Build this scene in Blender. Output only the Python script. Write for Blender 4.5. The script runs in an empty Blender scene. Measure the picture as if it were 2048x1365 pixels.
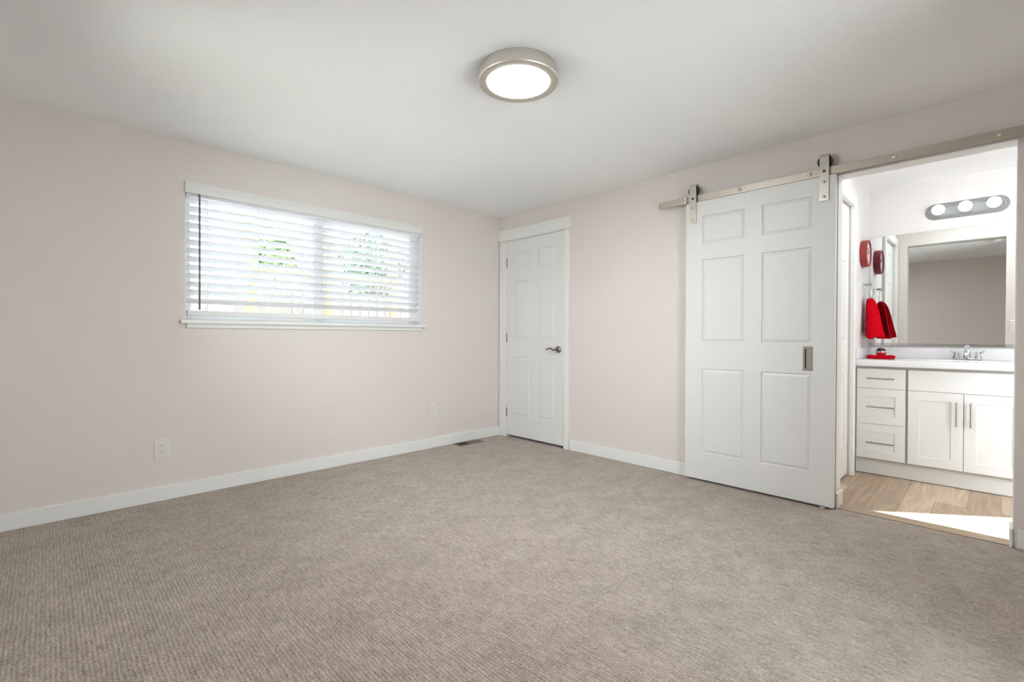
import bpy, bmesh, math, random
from mathutils import Vector, Matrix
random.seed(7)
S = bpy.context.scene
COL = S.collection

# ------------------------------------------------------------------ camera
F_PX, YAW, PITCH, ROLL = 947.03, 0.77522, -0.00935, 0.00242
CAM = Vector((-3.457, -3.7144, 1.0519))
cd = bpy.data.cameras.new('camera'); cam = bpy.data.objects.new('camera', cd); COL.objects.link(cam)
cd.sensor_width = 36.0; cd.lens = F_PX / 2048 * 36.0; cd.clip_start = 0.02
fw = Vector((math.sin(YAW) * math.cos(PITCH), math.cos(YAW) * math.cos(PITCH), math.sin(PITCH)))
rt = Vector((math.cos(YAW), -math.sin(YAW), 0)); up = rt.cross(fw)
c_, s_ = math.cos(ROLL), math.sin(ROLL)
r2, u2 = rt * c_ + up * s_, up * c_ - rt * s_
cam.matrix_world = Matrix(((r2.x, u2.x, -fw.x, CAM.x), (r2.y, u2.y, -fw.y, CAM.y), (r2.z, u2.z, -fw.z, CAM.z), (0, 0, 0, 1)))
S.camera = cam

# ------------------------------------------------------------------ render look, sky, sun
S.view_settings.view_transform = 'Standard'; S.view_settings.look = 'None'
S.view_settings.gamma = 1.0; S.view_settings.use_curve_mapping = False
S.view_settings.exposure = 0.84
S.cycles.use_denoising = True
S.cycles.max_bounces = 14; S.cycles.diffuse_bounces = 8; S.cycles.glossy_bounces = 6; S.cycles.transparent_max_bounces = 16
S.cycles.caustics_reflective = False; S.cycles.caustics_refractive = False
S.cycles.sample_clamp_indirect = 6.0
W = bpy.data.worlds.new('sky'); S.world = W; W.use_nodes = True
W.node_tree.nodes['Background'].inputs[0].default_value = (0.90, 0.945, 1.0, 1)
W.node_tree.nodes['Background'].inputs[1].default_value = 7.5
SUN_EL = math.radians(78)
sl = bpy.data.lights.new('sun', 'SUN'); sl.energy = 14.0; sl.angle = math.radians(0.6); sl.color = (1.0, 0.95, 0.88)
so = bpy.data.objects.new('sun', sl); COL.objects.link(so)
sdir = Vector((0.0, math.cos(SUN_EL), -math.sin(SUN_EL)))
so.rotation_euler = sdir.to_track_quat('-Z', 'Y').to_euler(); so.location = (0, -8, 12)
def portal(name, loc, rot, sx, sy):
    l = bpy.data.lights.new(name, 'AREA'); l.shape = 'RECTANGLE'; l.size = sx; l.size_y = sy
    o = bpy.data.objects.new(name, l); COL.objects.link(o); o.location = loc; o.rotation_euler = rot
    l.cycles.is_portal = True
portal('window_portal', (-1.90, 0.16, 1.61), (math.radians(-90), 0, 0), 1.84, 0.92)
portal('fill_door_portal', (-1.775, -4.46, 1.05), (math.radians(90), 0, 0), 0.89, 2.1)  # portal of the added glass door
portal('fill_window_portal', (-3.89, -1.25, 1.475), (math.radians(90), 0, math.radians(-90)), 1.04, 1.19)  # portal of the added side window

# ------------------------------------------------------------------ room numbers
H = 2.32; RX0, RY0 = -3.73, -4.30; WT = 0.115
OPL, OPR, OPH = -3.032, -3.788, 2.046         # opening to the bathroom
BD, BL, BR = 1.655, -2.94, -4.70              # bathroom back, left, right
DX0, DX1, DZ = 0.20, 0.905, 2.05                # bathroom side door
WX0, WX1, WZ0, WZ1 = -2.815, -0.990, 1.146, 2.06

# ------------------------------------------------------------------ materials
def new_mat(name):
    m = bpy.data.materials.new(name); m.use_nodes = True
    return m, m.node_tree, m.node_tree.nodes['Principled BSDF']
def N(t, typ, **kw):
    n = t.nodes.new(typ)
    for k, v in kw.items():
        if k in n.inputs: n.inputs[k].default_value = v
        else: setattr(n, k, v)
    return n
def mat(name, col, rough=0.5, metal=0.0, bump=None, vary=None, emit=None, spec=0.5, trans=0.0, sheen=0.0, aniso=None):
    m, t, b = new_mat(name)
    b.inputs['Base Color'].default_value = (*col, 1); b.inputs['Roughness'].default_value = rough
    b.inputs['Metallic'].default_value = metal; b.inputs['Specular IOR Level'].default_value = spec
    b.inputs['Transmission Weight'].default_value = trans
    if sheen: b.inputs['Sheen Weight'].default_value = sheen
    tc = N(t, 'ShaderNodeTexCoord')
    if emit:
        b.inputs['Emission Color'].default_value = (*emit[0], 1); b.inputs['Emission Strength'].default_value = emit[1]
    if vary:                                   # (scale, amount): slow mottling of the paint itself
        n = N(t, 'ShaderNodeTexNoise', Scale=vary[0], Detail=3.0)
        t.links.new(tc.outputs['Object'], n.inputs['Vector'])
        r = N(t, 'ShaderNodeMapRange'); r.inputs['To Min'].default_value = 1 - vary[1]; r.inputs['To Max'].default_value = 1 + vary[1]
        t.links.new(n.outputs['Fac'], r.inputs['Value'])
        mx = N(t, 'ShaderNodeMix', data_type='RGBA', blend_type='MULTIPLY'); mx.inputs[0].default_value = 1
        mx.inputs[6].default_value = (*col, 1); t.links.new(r.outputs[0], mx.inputs[7]); t.links.new(mx.outputs[2], b.inputs['Base Color'])
    if bump:                                   # (scale, strength, distance)
        n = N(t, 'ShaderNodeTexNoise', Scale=bump[0], Detail=2.0)
        t.links.new(tc.outputs['Object'], n.inputs['Vector'])
        bp = N(t, 'ShaderNodeBump', Strength=bump[1], Distance=bump[2])
        t.links.new(n.outputs['Fac'], bp.inputs['Height']); t.links.new(bp.outputs[0], b.inputs['Normal'])
    return m
def carpet_mat():
    m, t, b = new_mat('carpet_loop')
    L = t.links.new
    tc = N(t, 'ShaderNodeTexCoord'); sp = N(t, 'ShaderNodeSeparateXYZ'); L(tc.outputs['Object'], sp.inputs[0])
    wob = N(t, 'ShaderNodeTexNoise', Scale=9.0, Detail=2.0); L(tc.outputs['Object'], wob.inputs['Vector'])
    def M(op, a, bb):
        n = N(t, 'ShaderNodeMath', operation=op)
        for i, v in enumerate((a, bb)):
            if isinstance(v, (int, float)): n.inputs[i].default_value = v
            elif v is not None: L(v, n.inputs[i])
        return n.outputs[0]
    ph = M('ADD', M('MULTIPLY', sp.outputs[0], 2 * math.pi / 0.0125), M('MULTIPLY', wob.outputs['Fac'], 5.0))
    rib = M('ADD', M('MULTIPLY', M('SINE', ph, None), 0.5), 0.5)
    mp = N(t, 'ShaderNodeMapping'); mp.inputs['Scale'].default_value = (170, 80, 1); L(tc.outputs['Object'], mp.inputs[0])
    n1 = N(t, 'ShaderNodeTexNoise', Scale=1.0, Detail=3.0, Roughness=0.65); L(mp.outputs[0], n1.inputs['Vector'])
    mp2 = N(t, 'ShaderNodeMapping'); mp2.inputs['Scale'].default_value = (85, 17, 1); L(tc.outputs['Object'], mp2.inputs[0])
    n2 = N(t, 'ShaderNodeTexNoise', Scale=1.0, Detail=2.0); L(mp2.outputs[0], n2.inputs['Vector'])
    n3 = N(t, 'ShaderNodeTexNoise', Scale=6.5, Detail=4.0, Roughness=0.6); L(tc.outputs['Object'], n3.inputs['Vector'])
    v = M('ADD', M('MULTIPLY', n1.outputs['Fac'], 1.15), M('MULTIPLY', rib, 0.11))
    v = M('ADD', v, M('MULTIPLY', n2.outputs['Fac'], 0.62))
    v = M('ADD', v, M('MULTIPLY', n3.outputs['Fac'], 0.40))
    cr = N(t, 'ShaderNodeValToRGB'); L(M('SUBTRACT', v, 0.62), cr.inputs[0])
    e = cr.color_ramp.elements
    e[0].position = 0.20; e[0].color = (0.155, 0.120, 0.092, 1)
    e[1].position = 0.82; e[1].color = (0.50, 0.43, 0.362, 1)
    k = cr.color_ramp.elements.new(0.50); k.color = (0.322, 0.266, 0.216, 1)
    L(cr.outputs[0], b.inputs['Base Color'])
    b.inputs['Roughness'].default_value = 1.0; b.inputs['Specular IOR Level'].default_value = 0.1
    b.inputs['Sheen Weight'].default_value = 0.25; b.inputs['Sheen Roughness'].default_value = 0.6
    bp = N(t, 'ShaderNodeBump', Strength=0.5, Distance=0.005)
    L(M('ADD', M('MULTIPLY', rib, 0.45), M('MULTIPLY', n1.outputs['Fac'], 0.9)), bp.inputs['Height'])
    L(bp.outputs[0], b.inputs['Normal'])
    return m
def plank_mat(name, along_x=True, light=1.0):
    m, t, b = new_mat(name)
    L = t.links.new
    tc = N(t, 'ShaderNodeTexCoord'); mp = N(t, 'ShaderNodeMapping'); L(tc.outputs['Object'], mp.inputs[0])
    if not along_x: mp.inputs['Rotation'].default_value = (0, 0, math.radians(90))
    br = N(t, 'ShaderNodeTexBrick'); br.inputs['Scale'].default_value = 1.0
    br.inputs['Brick Width'].default_value = 1.22; br.inputs['Row Height'].default_value = 0.15
    br.inputs['Mortar Size'].default_value = 0.0012; br.inputs['Mortar Smooth'].default_value = 0.4
    br.inputs['Color1'].default_value = (0.36 * light, 0.265 * light, 0.18 * light, 1); br.inputs['Color2'].default_value = (0.56 * light, 0.44 * light, 0.32 * light, 1)
    br.inputs['Mortar'].default_value = (0.20, 0.14, 0.09, 1)
    L(mp.outputs[0], br.inputs['Vector'])
    m2 = N(t, 'ShaderNodeMapping'); m2.inputs['Scale'].default_value = (2.2, 26, 1); L(mp.outputs[0], m2.inputs[0])
    gr = N(t, 'ShaderNodeTexNoise', Scale=1.0, Detail=5.0, Roughness=0.6, Distortion=1.4); L(m2.outputs[0], gr.inputs['Vector'])
    rr = N(t, 'ShaderNodeMapRange'); rr.inputs['From Min'].default_value = 0.3; rr.inputs['From Max'].default_value = 0.7
    rr.inputs['To Min'].default_value = 0.72; rr.inputs['To Max'].default_value = 1.22; L(gr.outputs['Fac'], rr.inputs['Value'])
    mx = N(t, 'ShaderNodeMix', data_type='RGBA', blend_type='MULTIPLY'); mx.inputs[0].default_value = 1
    L(br.outputs['Color'], mx.inputs[6]); L(rr.outputs[0], mx.inputs[7]); L(mx.outputs[2], b.inputs['Base Color'])
    b.inputs['Roughness'].default_value = 0.42
    return m
def glass_mat():
    m, t, b = new_mat('window_glass')
    o = t.nodes['Material Output']; t.nodes.remove(b)
    tr = N(t, 'ShaderNodeBsdfTransparent'); tr.inputs[0].default_value = (0.96, 0.98, 0.97, 1)
    gl = N(t, 'ShaderNodeBsdfGlossy', Roughness=0.02); fr = N(t, 'ShaderNodeFresnel', IOR=1.45)
    mx = N(t, 'ShaderNodeMixShader'); t.links.new(fr.outputs[0], mx.inputs[0]); t.links.new(tr.outputs[0], mx.inputs[1]); t.links.new(gl.outputs[0], mx.inputs[2])
    t.links.new(mx.outputs[0], o.inputs[0])
    return m
def brushed(name, col, rough, stretch):
    m, t, b = new_mat(name)
    tc = N(t, 'ShaderNodeTexCoord'); mp = N(t, 'ShaderNodeMapping'); mp.inputs['Scale'].default_value = stretch
    n = N(t, 'ShaderNodeTexNoise', Scale=1.0, Detail=3.0); t.links.new(tc.outputs['Object'], mp.inputs[0]); t.links.new(mp.outputs[0], n.inputs['Vector'])
    r = N(t, 'ShaderNodeMapRange'); r.inputs['To Min'].default_value = rough - 0.06; r.inputs['To Max'].default_value = rough + 0.08
    t.links.new(n.outputs['Fac'], r.inputs['Value']); t.links.new(r.outputs[0], b.inputs['Roughness'])
    b.inputs['Base Color'].default_value = (*col, 1); b.inputs['Metallic'].default_value = 1.0
    return m
MT = {
    'wall': mat('wall_paint', (0.725, 0.675, 0.638), 0.75, bump=(170, 0.35, 0.0025), vary=(0.8, 0.012), spec=0.3),
    'bath_wall_lit': mat('lit_wall_paint', (0.745, 0.73, 0.715), 0.6, bump=(170, 0.25, 0.002), vary=(0.8, 0.01), spec=0.3),  # beige wall paint made lighter to stand in for strong bathroom light
    'ceil': mat('ceiling_paint', (0.875, 0.89, 0.905), 0.85, bump=(120, 0.35, 0.003), vary=(0.7, 0.01), spec=0.2),
    'trim': mat('trim_paint', (0.79, 0.795, 0.78), 0.38, bump=(35, 0.05, 0.001), spec=0.4),
    'door': mat('door_paint', (0.745, 0.745, 0.73), 0.42, bump=(300, 0.06, 0.0006), spec=0.4),
    'cab': mat('cabinet_paint', (0.78, 0.805, 0.80), 0.35, bump=(40, 0.03, 0.0008), spec=0.4),
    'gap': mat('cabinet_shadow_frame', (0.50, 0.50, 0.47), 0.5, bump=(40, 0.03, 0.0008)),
    'counter': mat('cultured_marble', (0.77, 0.775, 0.78), 0.10, vary=(5, 0.015)),
    'blind': mat('faux_wood_white', (0.80, 0.812, 0.83), 0.40, bump=(60, 0.04, 0.0006), spec=0.4),
    'valance': mat('valance_white', (0.76, 0.76, 0.745), 0.45, bump=(60, 0.04, 0.0006), spec=0.4),
    'cord': mat('cord_white', (0.80, 0.80, 0.78), 0.8, bump=(900, 0.3, 0.0004)),
    'wand': mat('tilt_wand_grey', (0.16, 0.165, 0.17), 0.3, bump=(80, 0.05, 0.0005)),
    'vinyl': mat('window_vinyl', (0.80, 0.81, 0.82), 0.4, bump=(40, 0.03, 0.0005)),
    'nickel': brushed('brushed_nickel', (0.66, 0.62, 0.56), 0.30, (3, 3, 220)),
    'barpull': brushed('satin_bar_pull', (0.42, 0.41, 0.385), 0.34, (60, 60, 60)),
    'nickelh': brushed('brushed_nickel_rail', (0.50, 0.46, 0.395), 0.36, (220, 2, 220)),
    'pull': brushed('dark_nickel', (0.30, 0.27, 0.235), 0.52, (200, 200, 3)),
    'bronze': brushed('antique_nickel', (0.30, 0.285, 0.26), 0.24, (60, 60, 60)),
    'satin': mat('satin_chrome', (0.30, 0.315, 0.315), 0.5, 0.55, bump=(30, 0.01, 0.0003)),
    'chrome': mat('chrome', (0.62, 0.64, 0.66), 0.05, 1.0, bump=(30, 0.01, 0.0003)),
    'lampring': brushed('lamp_nickel', (0.66, 0.62, 0.57), 0.46, (40, 40, 200)),
    'black': mat('black_nylon', (0.012, 0.012, 0.013), 0.4, bump=(60, 0.05, 0.0005)),
    'dark': mat('void_shade', (0.02, 0.018, 0.016), 0.8, bump=(60, 0.05, 0.0005)),  # near-black colour stands in for shade inside holes, slots and the closet
    'vent': mat('vent_metal', (0.20, 0.165, 0.13), 0.45, 0.4, bump=(60, 0.08, 0.0005)),
    'plate': mat('outlet_plastic', (0.74, 0.71, 0.675), 0.35, bump=(60, 0.03, 0.0004)),
    'mirror': mat('mirror_silver', (0.90, 0.92, 0.91), 0.0, 1.0, vary=(2, 0.002)),
    'red': mat('red_terry', (0.52, 0.002, 0.010), 0.95, bump=(260, 0.8, 0.004), vary=(30, 0.10), spec=0.05),
    'redrim': mat('red_painted_metal', (0.27, 0.028, 0.028), 0.45, bump=(60, 0.06, 0.0006)),
    'face': mat('pale_clock_face', (0.70, 0.71, 0.71), 0.25, vary=(12, 0.02)),
    'mark': mat('grey_print', (0.10, 0.10, 0.11), 0.5, vary=(20, 0.02)),
    'wax': mat('dark_red_glass', (0.07, 0.004, 0.008), 0.08, vary=(20, 0.05)),
    'waxred': mat('red_jar_glass', (0.50, 0.02, 0.03), 0.12, vary=(20, 0.05)),
    'acrylic': mat('clear_acrylic', (0.95, 0.96, 0.97), 0.04, trans=0.9, vary=(20, 0.01)),
    'wood_out': mat('cedar_post', (0.17, 0.085, 0.048), 0.7, bump=(40, 0.3, 0.003), vary=(6, 0.15)),
    'fence': mat('weathered_fence', (0.085, 0.081, 0.076), 0.9, bump=(40, 0.3, 0.003), vary=(14, 0.30)),
    'leaf': mat('tree_leaf', (0.085, 0.15, 0.045), 0.6, vary=(4, 0.5)),
    'leaf2': mat('dark_leaf', (0.045, 0.085, 0.05), 0.6, vary=(4, 0.5)),  # darker green for the right-hand tree
    'bark': mat('bark', (0.12, 0.09, 0.07), 0.9, bump=(30, 0.5, 0.01)),
    'ground': mat('patio_concrete', (0.74, 0.745, 0.745), 0.9, bump=(20, 0.3, 0.004), vary=(3, 0.08)),
    'lawn': mat('dry_lawn', (0.24, 0.235, 0.20), 0.95, bump=(60, 0.5, 0.01), vary=(2, 0.15)),
    'lamp': mat('lamp_diffuser', (0.9, 0.9, 0.88), 0.4, vary=(5, 0.01), emit=((0.975, 0.985, 1.0), 60.0)),
    'fill_lamp': mat('fill_lamp_diffuser', (0.9, 0.9, 0.88), 0.4, vary=(5, 0.01), emit=((0.88, 0.95, 1.0), 32.0)),  # glow of the lamp added to fill the bathroom
    'bulb': mat('vanity_bulb', (0.9, 0.9, 0.9), 0.2, vary=(5, 0.01), emit=((1.0, 0.975, 0.94), 1.0)),
    'carpet': carpet_mat(), 'plank': plank_mat('vinyl_plank'), 'thresh': plank_mat('threshold_wood', False, 1.0),
    'glass': glass_mat(),
}

# ------------------------------------------------------------------ mesh builder
class MB:
    def __init__(s): s.bm = bmesh.new()
    def box(s, x0, x1, y0, y1, z0, z1, bev=0.0, seg=2):
        b = s.bm
        xs, ys, zs = sorted((x0, x1)), sorted((y0, y1)), sorted((z0, z1))
        v = [b.verts.new((x, y, z)) for x in xs for y in ys for z in zs]
        fs = [b.faces.new([v[i] for i in q]) for q in ((0, 1, 3, 2), (4, 6, 7, 5), (0, 4, 5, 1), (2, 3, 7, 6), (0, 2, 6, 4), (1, 5, 7, 3))]
        if bev:
            es = list({e for f in fs for e in f.edges})
            bmesh.ops.bevel(b, geom=es, offset=bev, segments=seg, affect='EDGES', profile=0.5)
        return s
    def ring_loft(s, loops, closed=True, cap0=True, cap1=True):
        b = s.bm; L = [[b.verts.new(p) for p in lp] for lp in loops]; n = len(L[0])
        for a, c in zip(L, L[1:]):
            for i in range(n if closed else n - 1):
                j = (i + 1) % n
                b.faces.new((a[i], a[j], c[j], c[i]))
        if cap0 and closed: b.faces.new(L[0][::-1])
        if cap1 and closed: b.faces.new(L[-1])
        return s
    def lathe(s, prof, c, axis='z', n=40, cap0=True, cap1=True):
        loops = []
        for r, h in prof:
            lp = []
            for i in range(n):
                a = 2 * math.pi * i / n; p, q = r * math.cos(a), r * math.sin(a)
                d = {'z': (p, q, h), 'x': (h, p, q), 'y': (q, h, p)}[axis]
                lp.append((c[0] + d[0], c[1] + d[1], c[2] + d[2]))
            loops.append(lp)
        return s.ring_loft(loops, True, cap0, cap1)
    def cyl(s, c, r, h0, h1, axis='z', n=28): return s.lathe([(r, h0), (r, h1)], c, axis, n)
    def tube(s, pts, r, n=10, closed=False):
        pts = [Vector(p) for p in pts]; loops = []; m = len(pts)
        rr = r if isinstance(r, (list, tuple)) else [r] * m
        prev = None
        for i, p in enumerate(pts):
            if closed: d = pts[(i + 1) % m] - pts[i - 1]
            else: d = pts[min(i + 1, m - 1)] - pts[max(i - 1, 0)]
            d.normalize()
            a = prev if prev is not None else (Vector((0, 0, 1)) if abs(d.z) < 0.9 else Vector((1, 0, 0)))
            u = (a - d * a.dot(d)).normalized(); w = d.cross(u); prev = u
            loops.append([tuple(p + (u * math.cos(2 * math.pi * k / n) + w * math.sin(2 * math.pi * k / n)) * rr[i]) for k in range(n)])
        if closed:
            loops.append(loops[0]); return s.ring_loft(loops, True, False, False)
        return s.ring_loft(loops)
    def sphere(s, c, r, seg=24, rings=14, sc=(1, 1, 1)):
        m = Matrix.Translation(c) @ Matrix.Diagonal((r * sc[0], r * sc[1], r * sc[2], 1))
        bmesh.ops.create_uvsphere(s.bm, u_segments=seg, v_segments=rings, radius=1, matrix=m); return s
    def prism_x(s, poly, x0, x1):                     # poly of (y, z)
        return s.ring_loft([[(x0, y, z) for y, z in poly], [(x1, y, z) for y, z in poly]])
    def slab(s, mp, u0, u1, v0, v1, th, panels, prof):
        """board whose front carries moulded panels; mp(u, v, depth) -> point; prof = [(inset, depth), ...]"""
        b = s.bm; V = lambda u, v, d: b.verts.new(mp(u, v, d))
        us = sorted({u0, u1} | {q for p in panels for q in p[:2]}); vs = sorted({v0, v1} | {q for p in panels for q in p[2:]})
        g = {(i, j): V(u, v, 0) for i, u in enumerate(us) for j, v in enumerate(vs)}
        for i in range(len(us) - 1):
            for j in range(len(vs) - 1):
                q = [g[i, j], g[i + 1, j], g[i + 1, j + 1], g[i, j + 1]]
                cu, cv = (us[i] + us[i + 1]) / 2, (vs[j] + vs[j + 1]) / 2
                hit = [p for p in panels if p[0] < cu < p[1] and p[2] < cv < p[3]]
                if not hit: b.faces.new(q); continue
                a0, a1, c0, c1 = us[i], us[i + 1], vs[j], vs[j + 1]
                for ins, dep in prof:
                    w = [V(a0 + ins, c0 + ins, dep), V(a1 - ins, c0 + ins, dep), V(a1 - ins, c1 - ins, dep), V(a0 + ins, c1 - ins, dep)]
                    for k in range(4): b.faces.new((q[k], q[(k + 1) % 4], w[(k + 1) % 4], w[k]))
                    q = w
                b.faces.new(q)
        nb = {k: V(us[k[0]], vs[k[1]], th) for k in g if k[0] in (0, len(us) - 1) or k[1] in (0, len(vs) - 1)}
        I, J = len(us) - 1, len(vs) - 1
        per = [(i, 0) for i in range(I)] + [(I, j) for j in range(J)] + [(i, J) for i in range(I, 0, -1)] + [(0, j) for j in range(J, 0, -1)]
        for a, c in zip(per, per[1:] + per[:1]): b.faces.new((g[c], g[a], nb[a], nb[c]))
        b.faces.new([nb[k] for k in per])
        return s
    def build(s, name, m, parent=None, origin=None, smooth=False, kind=None):
        bmesh.ops.recalc_face_normals(s.bm, faces=s.bm.faces[:])
        org = Vector((0, 0, 0))
        if parent is not None: org = wloc(parent)
        elif origin is not None: org = Vector(origin)
        for v in s.bm.verts: v.co -= org
        me = bpy.data.meshes.new(name); s.bm.to_mesh(me); s.bm.free()
        me.materials.append(MT[m])
        if smooth:
            for p in me.polygons: p.use_smooth = True
            me.set_sharp_from_angle(angle=math.radians(35))
        o = bpy.data.objects.new(name, me); COL.objects.link(o)
        if parent is not None: o.parent = parent
        else: o.location = org
        if kind: o['kind'] = kind
        return o
def wloc(o):
    v = Vector((0, 0, 0))
    while o is not None: v += o.location; o = o.parent
    return v
def thing(name, label, cat, loc, group=None):
    o = bpy.data.objects.new(name, None); COL.objects.link(o); o.location = loc; o.empty_display_size = 0.1
    return tag(o, label, cat, group)
def tag(o, label, cat, group=None):
    o['label'] = label; o['category'] = cat
    if group: o['group'] = group
    return o
def struct(o, label=None, cat=None):
    o['kind'] = 'structure'
    if label: o['label'] = label
    if cat: o['category'] = cat
    return o

# ------------------------------------------------------------------ room shell
struct(MB().box(RX0, 0, RY0, 0, -0.08, 0).box(0, WT + 0.02, -0.898, -0.105, -0.08, 0).build('floor', 'carpet'), 'beige ribbed loop carpet across the bedroom', 'carpet floor')
struct(MB().box(0.10, BD, BR, BL, -0.08, -0.004).box(DX0 - 0.04, DX1 + 0.04, BL, BL + 0.06, -0.08, -0.004).build('floor_bathroom', 'plank'), 'light wood plank floor in the bathroom', 'floor')
struct(MB().box(0.0, 0.10, OPR + 0.001, OPL - 0.001, -0.08, 0.004, 0.002).build('trim_threshold', 'thresh'), 'beige wood threshold strip between carpet and bathroom planks', 'threshold')
struct(MB().box(RX0, WT - 0.021, RY0, 0, H, H + 0.1).build('ceiling', 'ceil'), 'white textured bedroom ceiling', 'ceiling')
SUN_CUT = [(0.10, -3.668), (0.60, -4.325), (0.105, -4.40)]              # unseen ceiling opening, added and shaped to cast the sun patch
def slab_with_hole(outer, hole, z0, z1):
    m = MB(); b = m.bm; from_2d = lambda P, z: [b.verts.new((x, y, z)) for x, y in P]
    for z in (z0, z1):
        ov, hv = from_2d(outer, z), from_2d(hole, z); es = []
        for V in (ov, hv): es += [b.edges.new((V[i], V[(i + 1) % len(V)])) for i in range(len(V))]
        bmesh.ops.triangle_fill(b, use_beauty=True, use_dissolve=False, edges=es)
        if z == z0: lo = (ov, hv)
        else: hi = (ov, hv)
    for A, B in zip(lo, hi):
        for i in range(len(A)): j = (i + 1) % len(A); b.faces.new((A[i], A[j], B[j], B[i]))
    return m
struct(slab_with_hole([(WT - 0.02, BL), (BD, BL), (BD, BR), (WT - 0.02, BR)], SUN_CUT, H, H + 0.1).build('ceiling_bathroom', 'ceil'), 'white bathroom ceiling with an unseen opening added for the sun patch', 'ceiling')
struct(MB().ring_loft([[(x, y, H + 0.101) for x, y in SUN_CUT], [(x, y, H + 0.105) for x, y in SUN_CUT]]).build('sun_cut_pane', 'glass'), 'clear pane over the opening added for the sun patch', 'window')
w = MB()
w.box(RX0 - 0.14, WX0, 0, 0.14, -0.08, H + 0.1); w.box(WX1, WT, 0, 0.14, -0.08, H + 0.1)
w.box(WX0, WX1, 0, 0.14, -0.08, WZ0); w.box(WX0, WX1, 0, 0.14, WZ1, H + 0.1)
struct(w.build('wall_left', 'wall'), 'beige textured wall with the window', 'wall')
w = MB()                                                    # wall with the closet door and the bathroom opening
CY0, CY1, CZ = -0.105, -0.898, 2.056
w.box(0, WT, 0, CY0, -0.08, H); w.box(0, WT, CY0, CY1, CZ, H); w.box(0, WT, CY1, OPL, -0.08, H)
w.box(0, WT, OPL, OPR, OPH, H); w.box(0, WT, OPR, RY0 - 0.14, -0.08, H)
struct(w.build('wall_right', 'wall'), 'beige wall with closet door and bathroom opening', 'wall')
QY0, QY1, QZ, QB = -1.75, -0.75, 2.05, 0.90
w = MB(); w.box(RX0 - 0.14, RX0, RY0 - 0.14, QY0, -0.08, H + 0.1); w.box(RX0 - 0.14, RX0, QY1, 0, -0.08, H + 0.1); w.box(RX0 - 0.14, RX0, QY0, QY1, QZ, H + 0.1); w.box(RX0 - 0.14, RX0, QY0, QY1, -0.08, QB)
struct(w.build('wall_west', 'wall'), 'beige bedroom wall seen dimly in the bathroom mirror', 'wall')
w = MB(); PX0, PX1, PZ = -2.20, -1.35, 2.05
w.box(RX0, PX0, RY0 - 0.14, RY0, -0.08, H + 0.1); w.box(PX1, 0, RY0 - 0.14, RY0, -0.08, H + 0.1); w.box(PX0, PX1, RY0 - 0.14, RY0, PZ, H + 0.1)
struct(w.build('wall_south', 'wall'), 'beige wall behind the viewer with the added glass door', 'wall')
struct(MB().box(BD, BD + 0.1, BR - 0.1, BL + 0.1, -0.08, H + 0.1).build('wall_bathroom_back', 'bath_wall_lit'), 'bathroom wall behind the vanity mirror, coloured lighter as if brightly lit', 'wall')
w = MB(); w.box(WT, DX0, BL, BL + 0.1, -0.08, H + 0.1); w.box(DX1, BD, BL, BL + 0.1, -0.08, H + 0.1); w.box(DX0, DX1, BL, BL + 0.1, DZ, H + 0.1)
struct(w.build('wall_bathroom_left', 'bath_wall_lit'), 'bathroom side wall with hung clock and towel, coloured lighter as if brightly lit', 'wall')
struct(MB().box(WT, BD, BR - 0.1, BR, -0.08, H + 0.1).build('wall_bathroom_right', 'bath_wall_lit'), 'bathroom wall at the right end of the vanity, coloured lighter as if brightly lit', 'wall')
struct(MB().box(WT, WT + 0.02, CY0 + 0.1, CY1 - 0.1, -0.08, 2.3).build('closet_shade_panel', 'dark'), 'panel coloured dark for the unlit closet behind its door', 'wall')  # dark colour stands in for the shade inside the closet
# white bathroom-side jamb skins of the opening
w = MB(); w.box(-0.0008, WT + 0.001, OPL, OPL - 0.004, 0.004, OPH - 0.004); w.box(0.002, WT + 0.001, OPR, OPR + 0.004, 0.004, OPH - 0.004); w.box(0.002, WT + 0.001, OPL, OPR, OPH - 0.004, OPH)
struct(w.build('trim_opening', 'trim'), 'white lining of the bathroom opening', 'trim')

BH, BT = 0.093, 0.012
def base(name, boxes, label):
    m = MB()
    for q in boxes: m.box(*q, 0.0, BH, 0.003)
    struct(m.build(name, 'trim'), label, 'baseboard')
base('baseboard_left', [(RX0, -0.0, -BT, 0)], 'white baseboard along the window wall')
base('baseboard_right', [(-BT, 0, -0.957, OPL + 0.012), (-BT, WT + BT, OPL - 0.004, OPL - 0.016), (-BT, 0, OPR - 0.012, RY0), (-BT, WT + BT, OPR + 0.004, OPR + 0.016)], 'white baseboard along the barn door wall')
base('baseboard_west', [(RX0, RX0 + BT, RY0, -BT)], 'white baseboard along the wall seen in the mirror')

# ------------------------------------------------------------------ window
win = MB(); fy0, fy1 = 0.080, 0.135
t_ = 0.045
win.box(WX0, WX0 + t_, fy0, fy1, WZ0 + 0.012, WZ1, 0.004); win.box(WX1 - 0.078, WX1, fy0, fy1, WZ0 + 0.012, WZ1, 0.004)
win.box(WX0 + t_, WX1 - 0.078, fy0, fy1, WZ1 - t_, WZ1, 0.004); win.box(WX0 + t_, WX1 - 0.078, fy0, fy1, WZ0 + 0.012, WZ0 + 0.05, 0.004)
wn = struct(win.build('window_1', 'vinyl', origin=(-1.9, 0.1, WZ0)), 'white sliding window behind the blind', 'window')
MB().box(-1.945, -1.862, 0.085, 0.125, WZ0 + 0.05, WZ1 - t_, 0.004).build('meeting_stile', 'vinyl', wn)
MB().box(WX0 + t_, -1.945, 0.108, 0.112, WZ0 + 0.05, WZ1 - t_).build('pane', 'glass', wn)
MB().box(-1.862, WX1 - 0.078, 0.098, 0.102, WZ0 + 0.05, WZ1 - t_).build('pane', 'glass', wn)
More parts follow.
